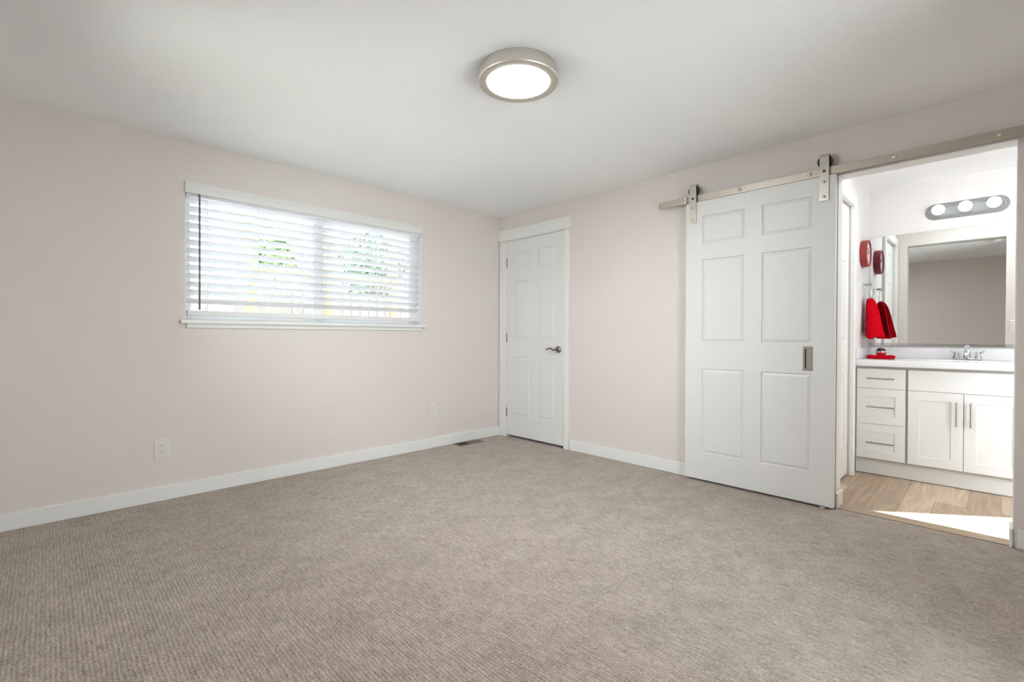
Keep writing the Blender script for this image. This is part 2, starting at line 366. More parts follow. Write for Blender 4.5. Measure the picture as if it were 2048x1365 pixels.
sill = MB(); sill.box(-2.842, -0.967, -0.040, 0.0, 1.134, 1.157, 0.004); sill.box(WX0 + 0.001, WX1 - 0.001, -0.01, 0.10, 1.147, 1.157)
sill.box(WX0, WX0 + 0.004, 0.0, 0.08, 1.157, WZ1).box(WX1 - 0.004, WX1, 0.0, 0.08, 1.157, WZ1)
sl_ = struct(sill.build('trim_1', 'trim', origin=(-1.9, 0, 1.134)), 'white window sill board below the blind', 'window sill')
MB().prism_x([(0, 1.100), (-0.014, 1.106), (-0.016, 1.134), (0, 1.134)], -2.808, -0.995).build('apron', 'trim', sl_)

bl = thing('window_blind', 'white horizontal slat blind with tilt wand hanging in the window', 'blind', (-1.9, 0.035, WZ1))
MB().prism_x([(-0.006, 1.992), (-0.014, 1.992), (-0.016, 2.020), (-0.019, 2.030), (-0.022, 2.034), (-0.023, 2.044), (-0.028, 2.052), (-0.028, 2.059), (-0.004, 2.059)], WX0 + 0.001, WX1 - 0.001).build('valance', 'valance', bl)
MB().box(WX0 + 0.01, WX1 - 0.01, 0.008, 0.066, 1.973, 2.056, 0.002).build('headrail', 'blind', bl)
sm = MB(); TILT = math.radians(28); SW = 0.063; NS = 13; SX0, SX1 = WX0 + 0.014, WX1 - 0.014
SZ = [1.952 - 0.0555 * i for i in range(NS)]
for z in SZ:
    top, bot = [], []
    for k in range(7):
        q = -SW / 2 + SW * k / 6; cr = 0.0030 * (1 - (2 * q / SW) ** 2)
        for lst, off in ((top, 0.0014), (bot, -0.0014)):
            h = cr + off
            yy = q * math.cos(TILT) + h * math.sin(TILT); zz = -q * math.sin(TILT) + h * math.cos(TILT)   # room edge (-y) high
            lst.append((0.035 + yy, z + zz))
    sm.prism_x(top + bot[::-1], SX0, SX1)
sm.build('slats', 'blind', bl)
MB().box(SX0, SX1, 0.014, 0.056, 1.187, 1.221, 0.004).build('bottom_rail', 'valance', bl)
for lx in (-2.686, -2.37, -2.06, -1.751, -1.435, -1.12):
    m = MB()
    for yy in (0.0025, 0.0675):
        m.tube([(lx, yy, 2.0), (lx, yy, 1.7), (lx, yy + (0.012 if yy < 0.03 else -0.012), 1.215)], 0.0011, 6)
    m.build('ladder_cord', 'cord', bl)
wd = MB(); wd.tube([(-2.735, -0.006, 2.0), (-2.735, -0.016, 1.97), (-2.736, -0.016, 1.6), (-2.737, -0.014, 1.225)], 0.0058, 8); wd.build('tilt_wand', 'wand', bl, smooth=True)
ct = MB(); ct.tube([(-1.020, -0.005, 2.0), (-1.020, -0.010, 1.5), (-1.021, -0.010, 1.20)], 0.0012, 6); ct.lathe([(0.002, 0.03), (0.006, 0.012), (0.007, 0.0)], (-1.021, -0.010, 1.178), 'z', 12)
ct.build('lift_cord', 'cord', bl)

# unseen glass door and side window, both added to brighten the room
def glass_door(name, label, mp, a, b_, z, z0=0.0, cat='door'):        # mp(u, v, z): u along the wall, v outwards
    def bx(m, u0, u1, v0, v1, z0, z1):
        p, q = mp(u0, v0), mp(u1, v1); m.box(p[0], q[0], p[1], q[1], z0, z1)
    m = MB(); bx(m, a, a + 0.05, 0.03, 0.11, z0, z); bx(m, b_ - 0.05, b_, 0.03, 0.11, z0, z); bx(m, a + 0.05, b_ - 0.05, 0.03, 0.11, z - 0.05, z); bx(m, a + 0.05, b_ - 0.05, 0.03, 0.11, z0, z0 + 0.05)
    d = struct(m.build(name, 'vinyl', origin=(*mp((a + b_) / 2, 0), z0)), label, cat)
    c = (a + b_) / 2
    m = MB(); bx(m, c - 0.04, c + 0.04, 0.04, 0.10, z0 + 0.05, z - 0.05); m.build('meeting_stile', 'vinyl', d)
    m = MB(); bx(m, a + 0.05, c - 0.04, 0.078, 0.082, z0 + 0.05, z - 0.05); m.build('pane', 'glass', d)
    m = MB(); bx(m, c + 0.04, b_ - 0.05, 0.068, 0.072, z0 + 0.05, z - 0.05); m.build('pane', 'glass', d)
glass_door('fill_door', 'narrow white glass door added behind the viewer for fill light', lambda u, v: (u, RY0 - v), PX0, PX1, PZ)
glass_door('fill_window', 'white window added left of the viewer for fill light', lambda u, v: (RX0 - v, u), QY0, QY1, QZ, QB, 'window')

# ------------------------------------------------------------------ six panel doors
PROF = [(0.003, 0.0080), (0.011, 0.0120), (0.003, 0.0085), (0.022, 0.0005)]
def six(u0, u1, stile, mull, rows, v0, v1):
    c = (u0 + u1) / 2; return [(a, b, r0, r1) for (a, b) in ((u0 + stile, c - mull / 2), (c + mull / 2, u1 - stile)) for r0, r1 in rows]
# closet door (u = -y)
d = MB().slab(lambda u, v, q: (-0.006 + q, -u, v), 0.119, 0.887, 0.024, 2.046, 0.035,
              six(0.119, 0.887, 0.113, 0.112, ((0.243, 0.840), (1.030, 1.622), (1.738, 1.922)), 0, 0), PROF)
cdoor = struct(d.build('door_1', 'door', origin=(0, -0.5, 0)), 'white six panel closet door in the room corner', 'door')
for hz in (1.824, 1.040, 0.258):
    h = MB(); h.cyl((-0.012, -0.112, hz), 0.0062, -0.045, 0.045, 'z', 12); h.cyl((-0.012, -0.112, hz), 0.0045, -0.052, 0.052, 'z', 10)
    h.box(-0.0075, -0.0055, -0.106, -0.118, hz - 0.044, hz + 0.044)
    h.build('hinge', 'bronze', cdoor, smooth=True)['label'] = 'small dark metal hinge'
LY, LZ = -0.822, 0.930
lv = MB(); lv.lathe([(0.033, 0), (0.033, -0.004), (0.030, -0.009), (0.020, -0.013), (0.012, -0.015), (0.011, -0.045), (0.012, -0.050)], (-0.006, LY, LZ), 'x', 28)
pts, rad = [], []
for k in range(13):
    f = k / 12; pts.append((-0.050 + 0.004 * math.sin(f * 3.1), LY + 0.002 + 0.122 * f, LZ - 0.006 * math.sin(f * math.pi * 1.1) * (1 if f < .45 else 0) + 0.011 * math.sin(max(0, f - 0.25) / 0.75 * math.pi * 1.15)))
    rad.append(0.0105 - 0.0045 * f)
lv.tube(pts, rad, 10)
lv.build('lever_handle', 'bronze', cdoor, smooth=True)['label'] = 'curved dark nickel lever handle'
cs = MB(); cs.box(-0.018, 0, -0.012, -0.108, 0, 2.056, 0.002); cs.box(-0.018, 0, -0.897, -0.948, 0, 2.056, 0.002); cs.box(-0.018, 0.05, -0.105, -0.116, 0, 2.05); cs.box(-0.012, 0.05, -0.889, -0.898, 0, 2.05); cs.box(-0.012, 0.05, -0.116, -0.889, 2.049, 2.056)
cas = struct(cs.build('trim_2', 'trim', origin=(0, -0.5, 0)), 'white flat casing around the closet door', 'door casing')
MB().box(-0.030, 0, -0.002, -0.973, 2.056, 2.168, 0.003).build('head_casing', 'trim', cas)

# barn door
bd = thing('sliding_barn_door', 'white six panel sliding barn door hung from the wall rail', 'sliding door', (-0.048, -2.568, 0))
MB().slab(lambda u, v, q: (-0.066 + q, -u, v), 2.101, 3.036, 0.016, 2.038, 0.036,
          six(2.101, 3.036, 0.121, 0.111, ((0.213, 0.823), (1.016, 1.614), (1.727, 1.930)), 0, 0), PROF).build('door_panel', 'door', bd)
for hy in (-2.153, -2.976):
    m = MB(); x0, x1, hw = -0.0735, -0.0675, 0.0245
    # strap: flat bar going up, bending over the wheel
    path = [(x0, 1.886), (x0, 2.150)] + [(-0.0510 - 0.0225 * math.cos(a), 2.150 + 0.0225 * math.sin(a)) for a in [math.pi * k / 10 for k in range(1, 10)]] + [(-0.0285, 2.150), (-0.0285, 2.120)]
    inn = [(x1, 1.886), (x1, 2.150)] + [(-0.0510 - 0.0165 * math.cos(a), 2.150 + 0.0165 * math.sin(a)) for a in [math.pi * k / 10 for k in range(1, 10)]] + [(-0.0345, 2.150), (-0.0345, 2.120)]
    b = m.bm; L0 = []
    for (a, c) in zip(path, inn):
        L0.append([b.verts.new((a[0], hy - hw, a[1])), b.verts.new((a[0], hy + hw, a[1])), b.verts.new((c[0], hy + hw, c[1])), b.verts.new((c[0], hy - hw, c[1]))])
    for p, q in zip(L0, L0[1:]):
        for k in range(4): b.faces.new((p[k], p[(k + 1) % 4], q[(k + 1) % 4], q[k]))
    b.faces.new(L0[0]); b.faces.new(L0[-1])
    st = m.build('hanger_strap', 'nickel', bd, smooth=True); st['label'] = 'brushed nickel hanger strap'
    MB().lathe([(0.039, -0.010), (0.040, -0.008), (0.040, -0.005), (0.0365, -0.003), (0.0365, 0.003), (0.040, 0.005), (0.040, 0.008), (0.039, 0.010)], (-0.051, hy, 2.1285), 'x', 36).build('wheel', 'black', st, smooth=True)
    MB().lathe([(0.011, 0), (0.011, -0.003), (0.009, -0.005)], (-0.0735, hy, 2.118), 'x', 6).build('axle_bolt', 'nickel', st)
    MB().cyl((-0.0735, hy, 2.066), 0.0095, -0.0006, 0.0004, 'x', 6).build('bolt_hole', 'black', st)
    for bz in (2.000, 1.910):
        MB().lathe([(0.0095, 0), (0.0095, -0.003), (0.007, -0.006), (0.003, -0.0075)], (-0.0735, hy, bz), 'x', 16).build('bolt', 'nickel', st, smooth=True)
fp = MB(); y0, y1, z0, z1 = -2.921, -2.869, 0.843, 0.995
fp.slab(lambda u, v, q: (-0.0690 + q, -u, v), -y1, -y0, z0, z1, 0.003, [(-y1 + 0.011, -y0 - 0.004, z0 + 0.014, z1 - 0.014)], [(0.001, 0.0012), (0.0005, 0.0022)])
fpo = fp.build('flush_pull', 'pull', bd); fpo['label'] = 'dark nickel recessed finger pull'
MB().box(-0.0693, -0.0680, y1 - 0.011, y1 - 0.0175, z0 + 0.016, z1 - 0.016).build('finger_slot', 'dark', fpo)
tag(MB().box(-0.075, -0.024, -2.995, -2.965, 0.0005, 0.013, 0.002).build('floor_guide', 'nickel', origin=(-0.05, -2.98, 0)), 'small grey floor guide under the barn door corner', 'door guide')

rl = thing('barn_door_rail', 'long brushed nickel rail mounted above the sliding door', 'door rail', (0, -2.9, 2.067))
RB0, RB1 = -1.872, -3.985
MB().box(-0.054, -0.047, RB0, RB1, 2.044, 2.092, 0.0012).build('bar', 'nickelh', rl)
for by in (-2.065, -2.476, -2.895, -3.309, -3.724):
    m = MB(); m.lathe([(0.012, 0), (0.012, -0.003), (0.009, -0.007), (0.004, -0.009)], (-0.054, by, 2.068), 'x', 18)
    m.cyl((0, by, 2.068), 0.010, -0.048, 0.0, 'x', 14); m.build('bolt', 'nickel', rl, smooth=True)
m = MB(); m.box(-0.070, -0.054, -2.083, -2.103, 2.040, 2.090, 0.002); m.build('end_stop', 'nickel', rl)
m = MB(); m.cyl((-0.054, -1.89, 2.075), 0.003, -0.0005, 0.0004, 'x', 10); m.cyl((-0.054, -1.882, 2.060), 0.003, -0.0005, 0.0004, 'x', 10); m.build('screw_hole', 'dark', rl)

# ------------------------------------------------------------------ outlets and switches
def wall_outlet(cx, cz, w_, h_, label, deco=True):
    t = thing('wall_outlet', label, 'electrical outlet', (cx, 0, cz), 'wall outlets near the floor')
    MB().box(cx - w_ / 2, cx + w_ / 2, -0.006, 0, cz - h_ / 2, cz + h_ / 2, 0.003).build('cover_plate', 'plate', t)
    rc = MB().box(cx - 0.0165, cx + 0.0165, -0.0085, -0.004, cz - 0.0335, cz + 0.0335, 0.0015).build('receptacle', 'plate', t)
    for dz in (0.0185, -0.0165):
        m = MB()
        m.box(cx - 0.0085, cx - 0.0060, -0.0090, -0.0084, cz + dz + 0.001, cz + dz + 0.0085); m.box(cx + 0.006, cx + 0.008, -0.0090, -0.0084, cz + dz + 0.001, cz + dz + 0.007)
        m.cyl((cx, -0.0084, cz + dz - 0.0055), 0.003, -0.0006, 0, 'y', 12)
        m.build('socket_holes', 'mark', rc)
    return t
wall_outlet(-2.940, 0.334, 0.082, 0.124, 'larger white wall outlet below the left part of the window')
wall_outlet(-0.864, 0.360, 0.074, 0.124, 'smaller white wall outlet near the closet corner')
t = thing('wall_outlet', 'white outlet plate mostly hidden behind the barn door edge', 'electrical outlet', (0, -2.100, 0.336))
MB().box(-0.006, 0, -2.063, -2.137, 0.274, 0.398, 0.0025).build('cover_plate', 'plate', t)
MB().box(-0.0085, -0.004, -2.083, -2.117, 0.302, 0.370, 0.0015).build('receptacle', 'plate', t)
t = thing('light_switch', 'white switch plate on bathroom wall beside the opening, seen in mirror', 'light switch', (WT, -3.845, 1.16))
MB().box(WT, WT + 0.006, -3.81, -3.88, 1.10, 1.22, 0.0025).build('cover_plate', 'plate', t)
MB().box(WT + 0.004, WT + 0.009, -3.828, -3.862, 1.127, 1.193, 0.0015).build('rocker', 'plate', t)
t = thing('light_switch', 'switch plate on far bedroom wall, seen at left of the mirror', 'light switch', (RX0, -2.67, 1.46))
MB().box(RX0, RX0 + 0.006, -2.635, -2.705, 1.40, 1.52, 0.0025).build('cover_plate', 'plate', t)
MB().box(RX0 + 0.004, RX0 + 0.009, -2.653, -2.687, 1.427, 1.493, 0.0015).build('rocker', 'plate', t)
sd = MB(); sd.lathe([(0.062, 0), (0.062, -0.016), (0.056, -0.028), (0.03, -0.034)], (-1.99, -3.70, H), 'z', 32)
sdo = tag(sd.build('smoke_detector', 'trim', origin=(-1.99, -3.70, H), smooth=True), 'round white smoke detector on ceiling, seen only in mirror', 'smoke detector')

# ------------------------------------------------------------------ floor register
vt = thing('floor_register', 'brown metal floor vent in the carpet by the window wall', 'floor vent', (-0.495, -0.085, 0))
vx0, vx1, vy0, vy1 = -0.645, -0.345, -0.145, -0.022
m = MB(); m.box(vx0, vx1, vy0, vy0 + 0.014, 0.0, 0.005, 0.001); m.box(vx0, vx1, vy1 - 0.014, vy1, 0.0, 0.005, 0.001); m.box(vx0, vx0 + 0.016, vy0 + 0.014, vy1 - 0.014, 0, 0.005, 0.001); m.box(vx1 - 0.016, vx1, vy0 + 0.014, vy1 - 0.014, 0, 0.005, 0.001); m.box(-0.505, -0.493, vy0 + 0.014, vy1 - 0.014, 0, 0.0045)
m.build('frame', 'vent', vt)
MB().box(vx0 + 0.016, vx1 - 0.016, vy0 + 0.014, vy1 - 0.014, 0.0, 0.0012).build('duct', 'dark', vt)
m = MB()
for k in range(13):
    x = vx0 + 0.165 + k * 0.0092
    m.ring_loft([[(x, vy0 + .014, .0014), (x + .0075, vy0 + .014, .0042), (x + .0081, vy0 + .014, .0034), (x + .0006, vy0 + .014, .0010)], [(x, vy1 - .014, .0014), (x + .0075, vy1 - .014, .0042), (x + .0081, vy1 - .014, .0034), (x + .0006, vy1 - .014, .0010)]])
for k in range(12):
    x = vx0 + 0.020 + k * 0.0098
    m.ring_loft([[(x, vy0 + .014, .0042), (x + .0012, vy0 + .014, .0042), (x + .0022, vy0 + .014, .0014), (x + .0010, vy0 + .014, .0014)], [(x, vy1 - .014, .0042), (x + .0012, vy1 - .014, .0042), (x + .0022, vy1 - .014, .0014), (x + .0010, vy1 - .014, .0014)]])
m.build('louvres', 'vent', vt)

# ------------------------------------------------------------------ ceiling lamp
LX, LYY = -1.850, -2.114
lt = thing('ceiling_lamp', 'round brushed nickel flush ceiling lamp with lit white diffuser', 'ceiling lamp', (LX, LYY, H))
MB().lathe([(0.183, 0), (0.185, -0.004), (0.185, -0.044)], (LX, LYY, H), 'z', 72).build('housing', 'lampring', lt, smooth=True)
MB().lathe([(0.185, -0.040), (0.190, -0.042), (0.191, -0.056), (0.188, -0.060), (0.156, -0.0615), (0.149, -0.058), (0.149, -0.046)], (LX, LYY, H), 'z', 72, False, False).build('trim_ring', 'lampring', lt, smooth=True)
MB().lathe([(0.1485, -0.052), (0.148, -0.0585), (0.12, -0.0605), (0.05, -0.0615), (0.004, -0.062)], (LX, LYY, H), 'z', 56).build('diffuser', 'lamp', lt, smooth=True)

# ------------------------------------------------------------------ bathroom: left door
dc = MB(); dc.box(DX1 - 0.004, DX1 + 0.068, BL - 0.026, BL, 0, 2.12, 0.002); dc.box(DX0 - 0.07, DX0 + 0.004, BL - 0.026, BL, 0, 2.12, 0.002); dc.box(DX0 + 0.004, DX1 - 0.004, BL - 0.026, BL, DZ - 0.004, 2.12, 0.002)
dco = struct(dc.build('trim_3', 'trim', origin=(0.5, BL, 0)), 'white casing of the bathroom side door', 'door casing')
d2 = MB().slab(lambda u, v, q: (u, BL + 0.012 + q, v), DX0 + 0.004, DX1 - 0.006, 0.012, DZ - 0.006, 0.035, six(DX0 + .004, DX1 - .006, 0.11, 0.10, ((0.243, 0.84), (1.03, 1.62), (1.735, 1.92)), 0, 0), PROF)
struct(MB().box(DX0 - 0.06, DX1 + 0.06, BL + 0.06, BL + 0.099, -0.08, 2.2).build('side_door_light_block', 'dark'), 'dark panel added behind the bathroom side door to block light', 'wall')  # unseen panel added to stop light leaking past the door
struct(d2.build('door_2', 'door', origin=(0.5, BL, 0)), 'white door in the bathroom side wall', 'door')

# ------------------------------------------------------------------ vanity
VY0, VY1 = -2.953, -4.175; VF = 1.040
va = thing('vanity_cabinet', 'white shaker bathroom vanity cabinet with drawers and doors', 'vanity cabinet', (1.35, -3.56, 0))
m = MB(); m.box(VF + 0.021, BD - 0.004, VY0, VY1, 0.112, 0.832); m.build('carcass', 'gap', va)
MB().box(VF + 0.050, BD - 0.02, VY0 + 0.002, VY1, 0, 0.112).build('toe_kick', 'cab', va)
SHK = [(0.0015, 0.0055)]
def front(name, ya, yb, za, zb, panel=True, mg=0.058):
    pn = [(-ya + mg, -yb - mg, za + mg, zb - mg)] if panel else []
    return MB().slab(lambda u, v, q: (VF + q, -u, v), -ya, -yb, za, zb, 0.0205, pn, SHK).build(name, 'cab', va)
def bar_pull(parent, y, z, L, vertical):
    m = MB()
    if vertical:
        m.cyl((VF - 0.030, y, z), 0.0055, -L / 2, L / 2, 'z', 14)
        for s in (-1, 1): m.cyl((VF, y, z + s * L * 0.32), 0.0042, -0.030, 0.001, 'x', 10)
    else:
        m.cyl((VF - 0.030, y, z), 0.0055, -L / 2, L / 2, 'y', 14)
        for s in (-1, 1): m.cyl((VF, y + s * L * 0.32, z), 0.0042, -0.030, 0.001, 'x', 10)
    m.build('handle', 'barpull', parent, smooth=True)
G = 0.003
for (ya, yb) in ((-2.964, -3.256), (-3.878, -4.170)):
    yc = (ya + yb) / 2
    f = front('drawer', ya, yb, 0.6655, 0.812, False); bar_pull(f, yc, 0.741, 0.168, False)
    f = front('drawer', ya, yb, 0.393, 0.6625); bar_pull(f, yc, 0.525, 0.168, False)
    f = front('drawer', ya, yb, 0.128, 0.390); bar_pull(f, yc, 0.252, 0.168, False)
front('false_front', -3.271, -3.863, 0.6655, 0.812, False)
f = front('door', -3.271, -3.5655, 0.128, 0.6625, True, 0.062); bar_pull(f, -3.531, 0.520, 0.168, True)
f = front('door', -3.5685, -3.863, 0.128, 0.6625, True, 0.062); bar_pull(f, -3.603, 0.520, 0.168, True)

CTZ = 0.882
cp = thing('vanity_countertop', 'glossy white countertop with backsplash on the vanity cabinet', 'countertop', (1.35, -3.56, 0.834))
# top with an integral oval basin
m = MB(); b = m.bm; cx, cy, rx, ry = 1.33, -3.565, 0.155, 0.215; n = 48
oval = lambda k, z, s: (cx + rx * s * math.cos(2 * math.pi * k / n), cy + ry * s * math.sin(2 * math.pi * k / n), z)
x0, x1, y0, y1 = 1.018, BD - 0.001, VY1 - 0.02, VY0 + 0.012
def onrect(k):
    a = 2 * math.pi * k / n; dx, dy = math.cos(a), math.sin(a); ts = []
    if dx > 1e-9: ts.append((x1 - cx) / dx)
    if dx < -1e-9: ts.append((x0 - cx) / dx)
    if dy > 1e-9: ts.append((y1 - cy) / dy)
    if dy < -1e-9: ts.append((y0 - cy) / dy)
    t = min(ts); return [cx + dx * t, cy + dy * t]
R = [onrect(k) for k in range(n)]
for cxy in ((x0, y0), (x0, y1), (x1, y0), (x1, y1)):
    k = min(range(n), key=lambda i: (R[i][0] - cxy[0]) ** 2 + (R[i][1] - cxy[1]) ** 2); R[k] = list(cxy)
loops = [[(p[0], p[1], 0.834) for p in R], [(p[0], p[1], CTZ - 0.004) for p in R],
         [(cx + (p[0] - cx) * 0.994, cy + (p[1] - cy) * 0.997, CTZ) for p in R],
         [oval(k, CTZ, 1.0) for k in range(n)], [oval(k, CTZ - 0.012, 0.96) for k in range(n)], [oval(k, CTZ - 0.03, 0.85) for k in range(n)], [oval(k, CTZ - 0.042, 0.55) for k in range(n)], [oval(k, CTZ - 0.046, 0.1) for k in range(n)]]
m.ring_loft(loops); m.build('top', 'counter', cp, smooth=True)
MB().box(BD - 0.021, BD - 0.001, y0, y1, CTZ, 0.968, 0.004).build('backsplash', 'counter', cp, smooth=True)
MB().box(1.10, BD - 0.021, y1 - 0.020, y1, CTZ, 0.968, 0.004).build('side_splash', 'counter', cp, smooth=True)

mr = thing('wall_mirror', 'large frameless wall mirror above the vanity countertop', 'mirror', (BD, -3.56, 0.985))
MB().box(BD - 0.006, BD, -2.948, -4.17, 1.000, 1.914).build('mirror_glass', 'mirror', mr)
MB().box(BD - 0.011, BD, -2.948, -4.17, 0.981, 1.004, 0.001).build('channel', 'chrome', mr)

# faucet
FY = -3.565; FX = 1.545
fa = thing('faucet', 'chrome two handle faucet on the vanity countertop', 'faucet', (FX, FY, CTZ))
m = MB(); m.box(FX - 0.026, FX + 0.026, FY - 0.083, FY + 0.083, CTZ, CTZ + 0.013, 0.006, 3); m.build('base_plate', 'chrome', fa, smooth=True)
m = MB()
m.tube([(FX + 0.006, FY, CTZ + 0.010), (FX + 0.004, FY, CTZ + 0.045), (FX - 0.012, FY, CTZ + 0.066), (FX - 0.05, FY, CTZ + 0.072), (FX - 0.095, FY, CTZ + 0.062), (FX - 0.112, FY, CTZ + 0.048)], [0.024, 0.021, 0.019, 0.0165, 0.014, 0.012], 18)
m.build('spout', 'chrome', fa, smooth=True)
MB().lathe([(0.003, 0.06), (0.003, 0.085), (0.010, 0.092), (0.014, 0.101), (0.010, 0.111), (0.002, 0.114)], (FX + 0.014, FY, CTZ), 'z', 18).build('lift_knob', 'acrylic', fa, smooth=True)
for s in (-1, 1):
    m = MB(); hy = FY + s * 0.060
    m.lathe([(0.023, 0.010), (0.022, 0.018), (0.015, 0.034), (0.013, 0.044), (0.016, 0.050), (0.013, 0.058), (0.003, 0.061)], (FX, hy, CTZ), 'z', 20)
    m.tube([(FX, hy, CTZ + 0.052), (FX - 0.006, hy + s * 0.018, CTZ + 0.058), (FX - 0.010, hy + s * 0.034, CTZ + 0.068)], [0.007, 0.0055, 0.0045], 10)
    m.build('handle', 'chrome', fa, smooth=True)

# vanity light
vl = thing('vanity_light', 'chrome three globe light bar lit above the bathroom mirror', 'wall light', (BD, -3.545, 2.062))
def stadium(hl, r, n=18): return [(-hl - r * math.sin(math.pi * k / n), r * math.cos(math.pi * k / n)) for k in range(n + 1)] + [(hl + r * math.sin(math.pi * k / n), -r * math.cos(math.pi * k / n)) for k in range(n + 1)]
m = MB(); lo = []
for hl, r, dx in ((0.176, 0.062, 0), (0.176, 0.062, -0.006), (0.176, 0.054, -0.012), (0.176, 0.050, -0.012), (0.176, 0.042, -0.020), (0.176, 0.036, -0.020), (0.174, 0.031, -0.013)):
    lo.append([(BD + dx, -3.545 + a, 2.062 + c) for a, c in stadium(hl, r)])
m.ring_loft(lo); m.build('backplate', 'satin', vl, smooth=True)
for by in (-3.390, -3.545, -3.700):
    k = MB().lathe([(0.020, -0.013), (0.020, -0.035), (0.016, -0.040)], (BD, by, 2.062), 'x', 20).build('socket', 'chrome', vl, smooth=True)
    m = MB(); m.sphere((BD - 0.078, by, 2.062), 0.041, 24, 16); m.build('bulb', 'bulb', vl, smooth=True)

# unseen flush lamp, added to brighten the bathroom in front of the vanity
bx, by = 0.62, -3.55
bt = thing('ceiling_lamp', 'unseen flush lamp added on the bathroom ceiling for fill light', 'ceiling lamp', (bx, by, H))
MB().lathe([(0.140, 0), (0.142, -0.030), (0.134, -0.036), (0.118, -0.036)], (bx, by, H), 'z', 48, True, False).build('housing', 'lampring', bt, smooth=True)
MB().lathe([(0.118, -0.030), (0.116, -0.045), (0.09, -0.058), (0.004, -0.066)], (bx, by, H), 'z', 48).build('diffuser', 'fill_lamp', bt, smooth=True)

# clock, towel ring, towel
CX, CZ_ = 1.335, 1.738; fy = BL - 0.048
ck = thing('wall_clock', 'round red rimmed wall clock with pale face on bathroom side wall', 'clock', (CX, BL, CZ_))
MB().lathe([(0.104, 0), (0.109, -0.004), (0.109, -0.046), (0.105, -0.050), (0.099, -0.050), (0.097, -0.038)], (CX, BL, CZ_), 'y', 56, True, False).build('rim', 'redrim', ck, smooth=True)
MB().lathe([(0.098, -0.036), (0.098, -0.039), (0.002, -0.039)], (CX, BL, CZ_), 'y', 48).build('face', 'face', ck)
m = MB()
m.tube([(CX, BL - 0.042, CZ_), (CX - 0.03, BL - 0.042, CZ_ + 0.045)], 0.0022, 6); m.tube([(CX, BL - 0.043, CZ_), (CX + 0.055, BL - 0.043, CZ_ + 0.03)], 0.0016, 6); m.cyl((CX, BL - 0.039, CZ_), 0.005, -0.006, 0, 'y', 12)
m.build('hands', 'mark', ck)
TX = 1.40
tr = thing('towel_ring', 'chrome towel ring with clear loop on the bathroom side wall', 'towel ring', (TX, BL, 1.487))
m = MB(); m.lathe([(0.026, 0), (0.026, -0.006), (0.018, -0.012), (0.010, -0.016), (0.009, -0.044), (0.013, -0.050), (0.011, -0.058), (0.003, -0.060)], (TX, BL, 1.487), 'y', 22); m.build('post', 'chrome', tr, smooth=True)
m = MB(); m.tube([(TX + 0.075 * math.sin(2 * math.pi * k / 36), BL - 0.048 - 0.004 * math.cos(2 * math.pi * k / 36), 1.412 + 0.075 * math.cos(2 * math.pi * k / 36)) for k in range(36)], 0.0042, 10, True); m.build('ring', 'acrylic', tr, smooth=True)
m = MB(); n = 72; lo = []
for (zz, xa, xb, dpt, amp, yoff) in ((1.376, -0.012, 0.012, 0.006, 0.001, 0.0), (1.372, -0.05, 0.045, 0.016, 0.003, 0.0), (1.355, -0.068, 0.062, 0.024, 0.006, 0.002), (1.32, -0.086, 0.080, 0.031, 0.009, 0.006), (1.25, -0.104, 0.098, 0.037, 0.012, 0.012), (1.16, -0.125, 0.118, 0.043, 0.014, 0.020), (1.09, -0.140, 0.132, 0.049, 0.015, 0.027), (1.050, -0.146, 0.140, 0.052, 0.016, 0.031)):
    lp = []
    for k in range(n):
        a = 2 * math.pi * k / n; ca, sa = math.cos(a), math.sin(a)
        hx = (xb - xa) / 2; x = TX + (xa + xb) / 2 + hx * math.copysign(abs(ca) ** 0.8, ca)
        fold = 1.5 * amp * math.sin(5 * a + 0.6) + amp * 0.7 * math.sin(9 * a)
        y = BL - 0.048 - yoff - dpt * math.copysign(abs(sa) ** 0.8, sa) + (fold if sa > 0 else -0.2 * abs(fold))
        y = min(y, BL - 0.006)
        z = zz + (0.010 * math.sin(3 * a + 1) * (1.40 - zz) / 0.35)
        lp.append((x, y, z))
    lo.append(lp)
m.ring_loft(lo); tag(m.build('hand_towel', 'red', origin=(TX, BL - 0.05, 1.37), smooth=True), 'bright red hand towel hanging from the towel ring', 'towel')

# folded cloth and candle jar on the counter
QX, QY = 1.335, -3.068
m = MB(); n = 56; lo = []
for (s, z) in ((0.55, 0.0005), (0.92, 0.001), (1.0, 0.007), (1.0, 0.016), (0.93, 0.023), (0.70, 0.026), (0.35, 0.027), (0.02, 0.027)):
    lp = []
    for k in range(n):
        a = 2 * math.pi * k / n
        r = 1 + 0.05 * math.sin(3 * a + 0.5) + 0.03 * math.sin(5 * a)
        lp.append((QX + 0.085 * s * r * math.cos(a), QY + 0.093 * s * r * math.sin(a), CTZ + z * (1 + 0.16 * math.sin(4 * a + 1.0) * (s > 0.5))))
    lo.append(lp)
m.ring_loft(lo); tag(m.build('washcloth', 'red', origin=(QX, QY, CTZ), smooth=True), 'folded red washcloth lying on the vanity countertop', 'washcloth')
jz = CTZ + 0.0275
cj = thing('candle_jar', 'small dark red round jar with silver band on the folded washcloth', 'candle jar', (QX, QY - 0.004, jz))
jc = (QX, QY - 0.004, jz)
MB().lathe([(0.026, 0.0), (0.031, 0.004), (0.0335, 0.014), (0.0340, 0.0225)], jc, 'z', 36).build('jar', 'waxred', cj, smooth=True)
MB().lathe([(0.0345, 0.0215), (0.0355, 0.0235), (0.0355, 0.0305), (0.0345, 0.032)], jc, 'z', 36).build('band', 'chrome', cj, smooth=True)
MB().lathe([(0.0335, 0.031), (0.0325, 0.040), (0.027, 0.050), (0.017, 0.0565), (0.002, 0.059)], jc, 'z', 36).build('lid', 'wax', cj, smooth=True)

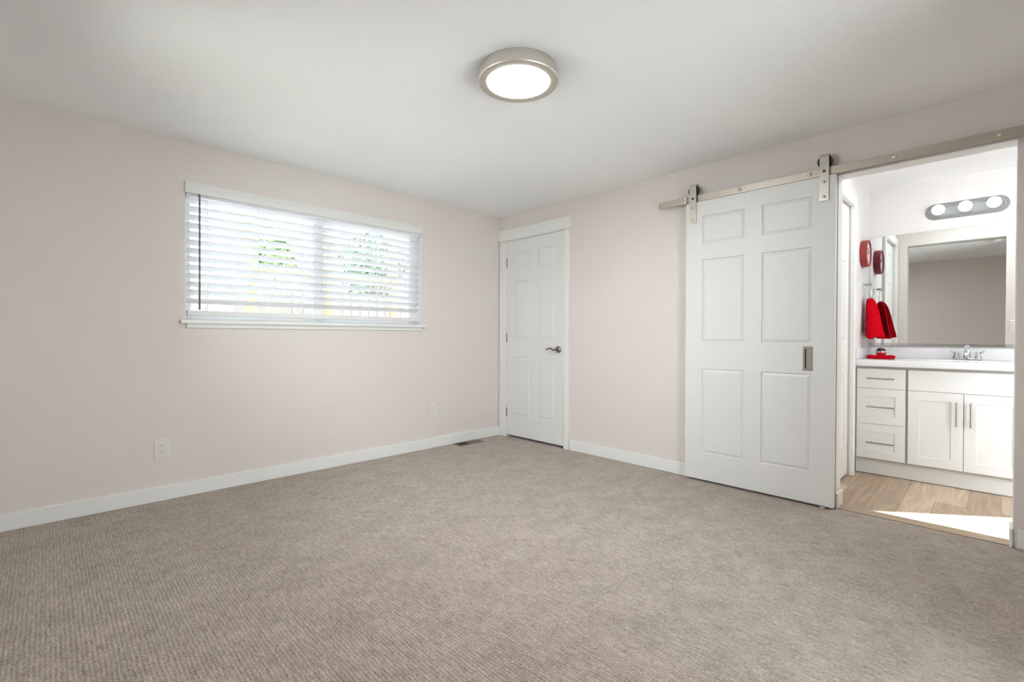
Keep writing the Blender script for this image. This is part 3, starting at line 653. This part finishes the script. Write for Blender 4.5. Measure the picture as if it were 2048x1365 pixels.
# ------------------------------------------------------------------ outdoors beyond the window
struct(MB().box(-14, 14, 0.16, 16, -0.40, -0.25).build('ground_outside', 'ground'), 'pale patio ground outside the window', 'ground')
struct(MB().box(-9, 3, -12, RY0 - 0.16, -0.40, -0.25).build('ground_south', 'ground'), 'pale patio ground outside the added glass door', 'ground')
struct(MB().box(-16, RX0 - 0.16, RY0 - 0.1, 0.15, -0.40, -0.25).build('ground_west', 'lawn'), 'dry lawn outside the added side window', 'ground')
fn = thing('picket_fence', 'pale weathered board fence behind the window', 'fence', (0, 3.4, -0.25))
m = MB(); x = -5.2; k = 0
while x < 4.2:
    w_ = 0.135 + 0.012 * random.random(); m.box(x, x + w_, 3.40, 3.42, -0.25, 1.66 + 0.03 * random.random() - 0.008 * k * 0); x += w_ + 0.007; k += 1
m.build('boards', 'fence', fn)
m = MB(); m.box(-5.2, 4.2, 3.42, 3.46, 0.1, 0.19); m.box(-5.2, 4.2, 3.42, 3.46, 1.25, 1.34); m.build('rails', 'fence', fn)
PY = 2.2
pg = thing('patio_frame', 'orange cedar post and beam frame outside the window', 'patio frame', (0, PY, -0.25))
for x in (-1.795, -0.885, 0.03):
    MB().box(x - 0.05, x + 0.05, PY, PY + 0.1, -0.25, 3.2, 0.004).build('post', 'wood_out', pg)
for a, c in ((-1.745, -0.935), (-0.835, -0.02)):
    MB().box(a, c, PY + 0.02, PY + 0.07, 1.745, 1.825, 0.003).build('beam', 'wood_out', pg)
MB().box(-4.0, 0.6, PY - 0.02, PY + 0.12, 2.75, 2.9, 0.004).build('header_beam', 'wood_out', pg)
def tree(cx, cy, cz, r, n, m_, label, tk=1.0):
    t = thing('garden_tree', label, 'tree', (cx, cy, -0.25), 'trees beyond the fence')
    f = MB(); b = f.bm
    for _ in range(n):
        while True:
            p = Vector((random.uniform(-1, 1), random.uniform(-1, 1), random.uniform(-1, 1)))
            if p.length < 1: break
        p = Vector((cx + p.x * r * 1.1, cy + p.y * r, cz + p.z * r)); s = random.uniform(0.05, 0.11)
        a = Vector((random.gauss(0, 1), random.gauss(0, 1), random.gauss(0, 1))).normalized(); c = a.orthogonal().normalized(); d = a.cross(c)
        b.faces.new([b.verts.new(p + c * s), b.verts.new(p + d * s * .5), b.verts.new(p - c * s), b.verts.new(p - d * s * .5)])
    f.build('foliage', m_, t)
    MB().tube([(cx, cy, -0.25), (cx + 0.05, cy, cz * 0.5), (cx, cy, cz)], [0.14 * tk, 0.11 * tk, 0.05 * tk], 10).build('trunk', 'bark', t)
tree(-0.48, 5.6, 2.55, 0.36, 420, 'leaf', 'light green tree beyond the fence, left of the window stile', 0.35)
tree(2.05, 6.6, 2.70, 0.80, 1100, 'leaf2', 'dark green tree beyond the fence, right of the window stile')
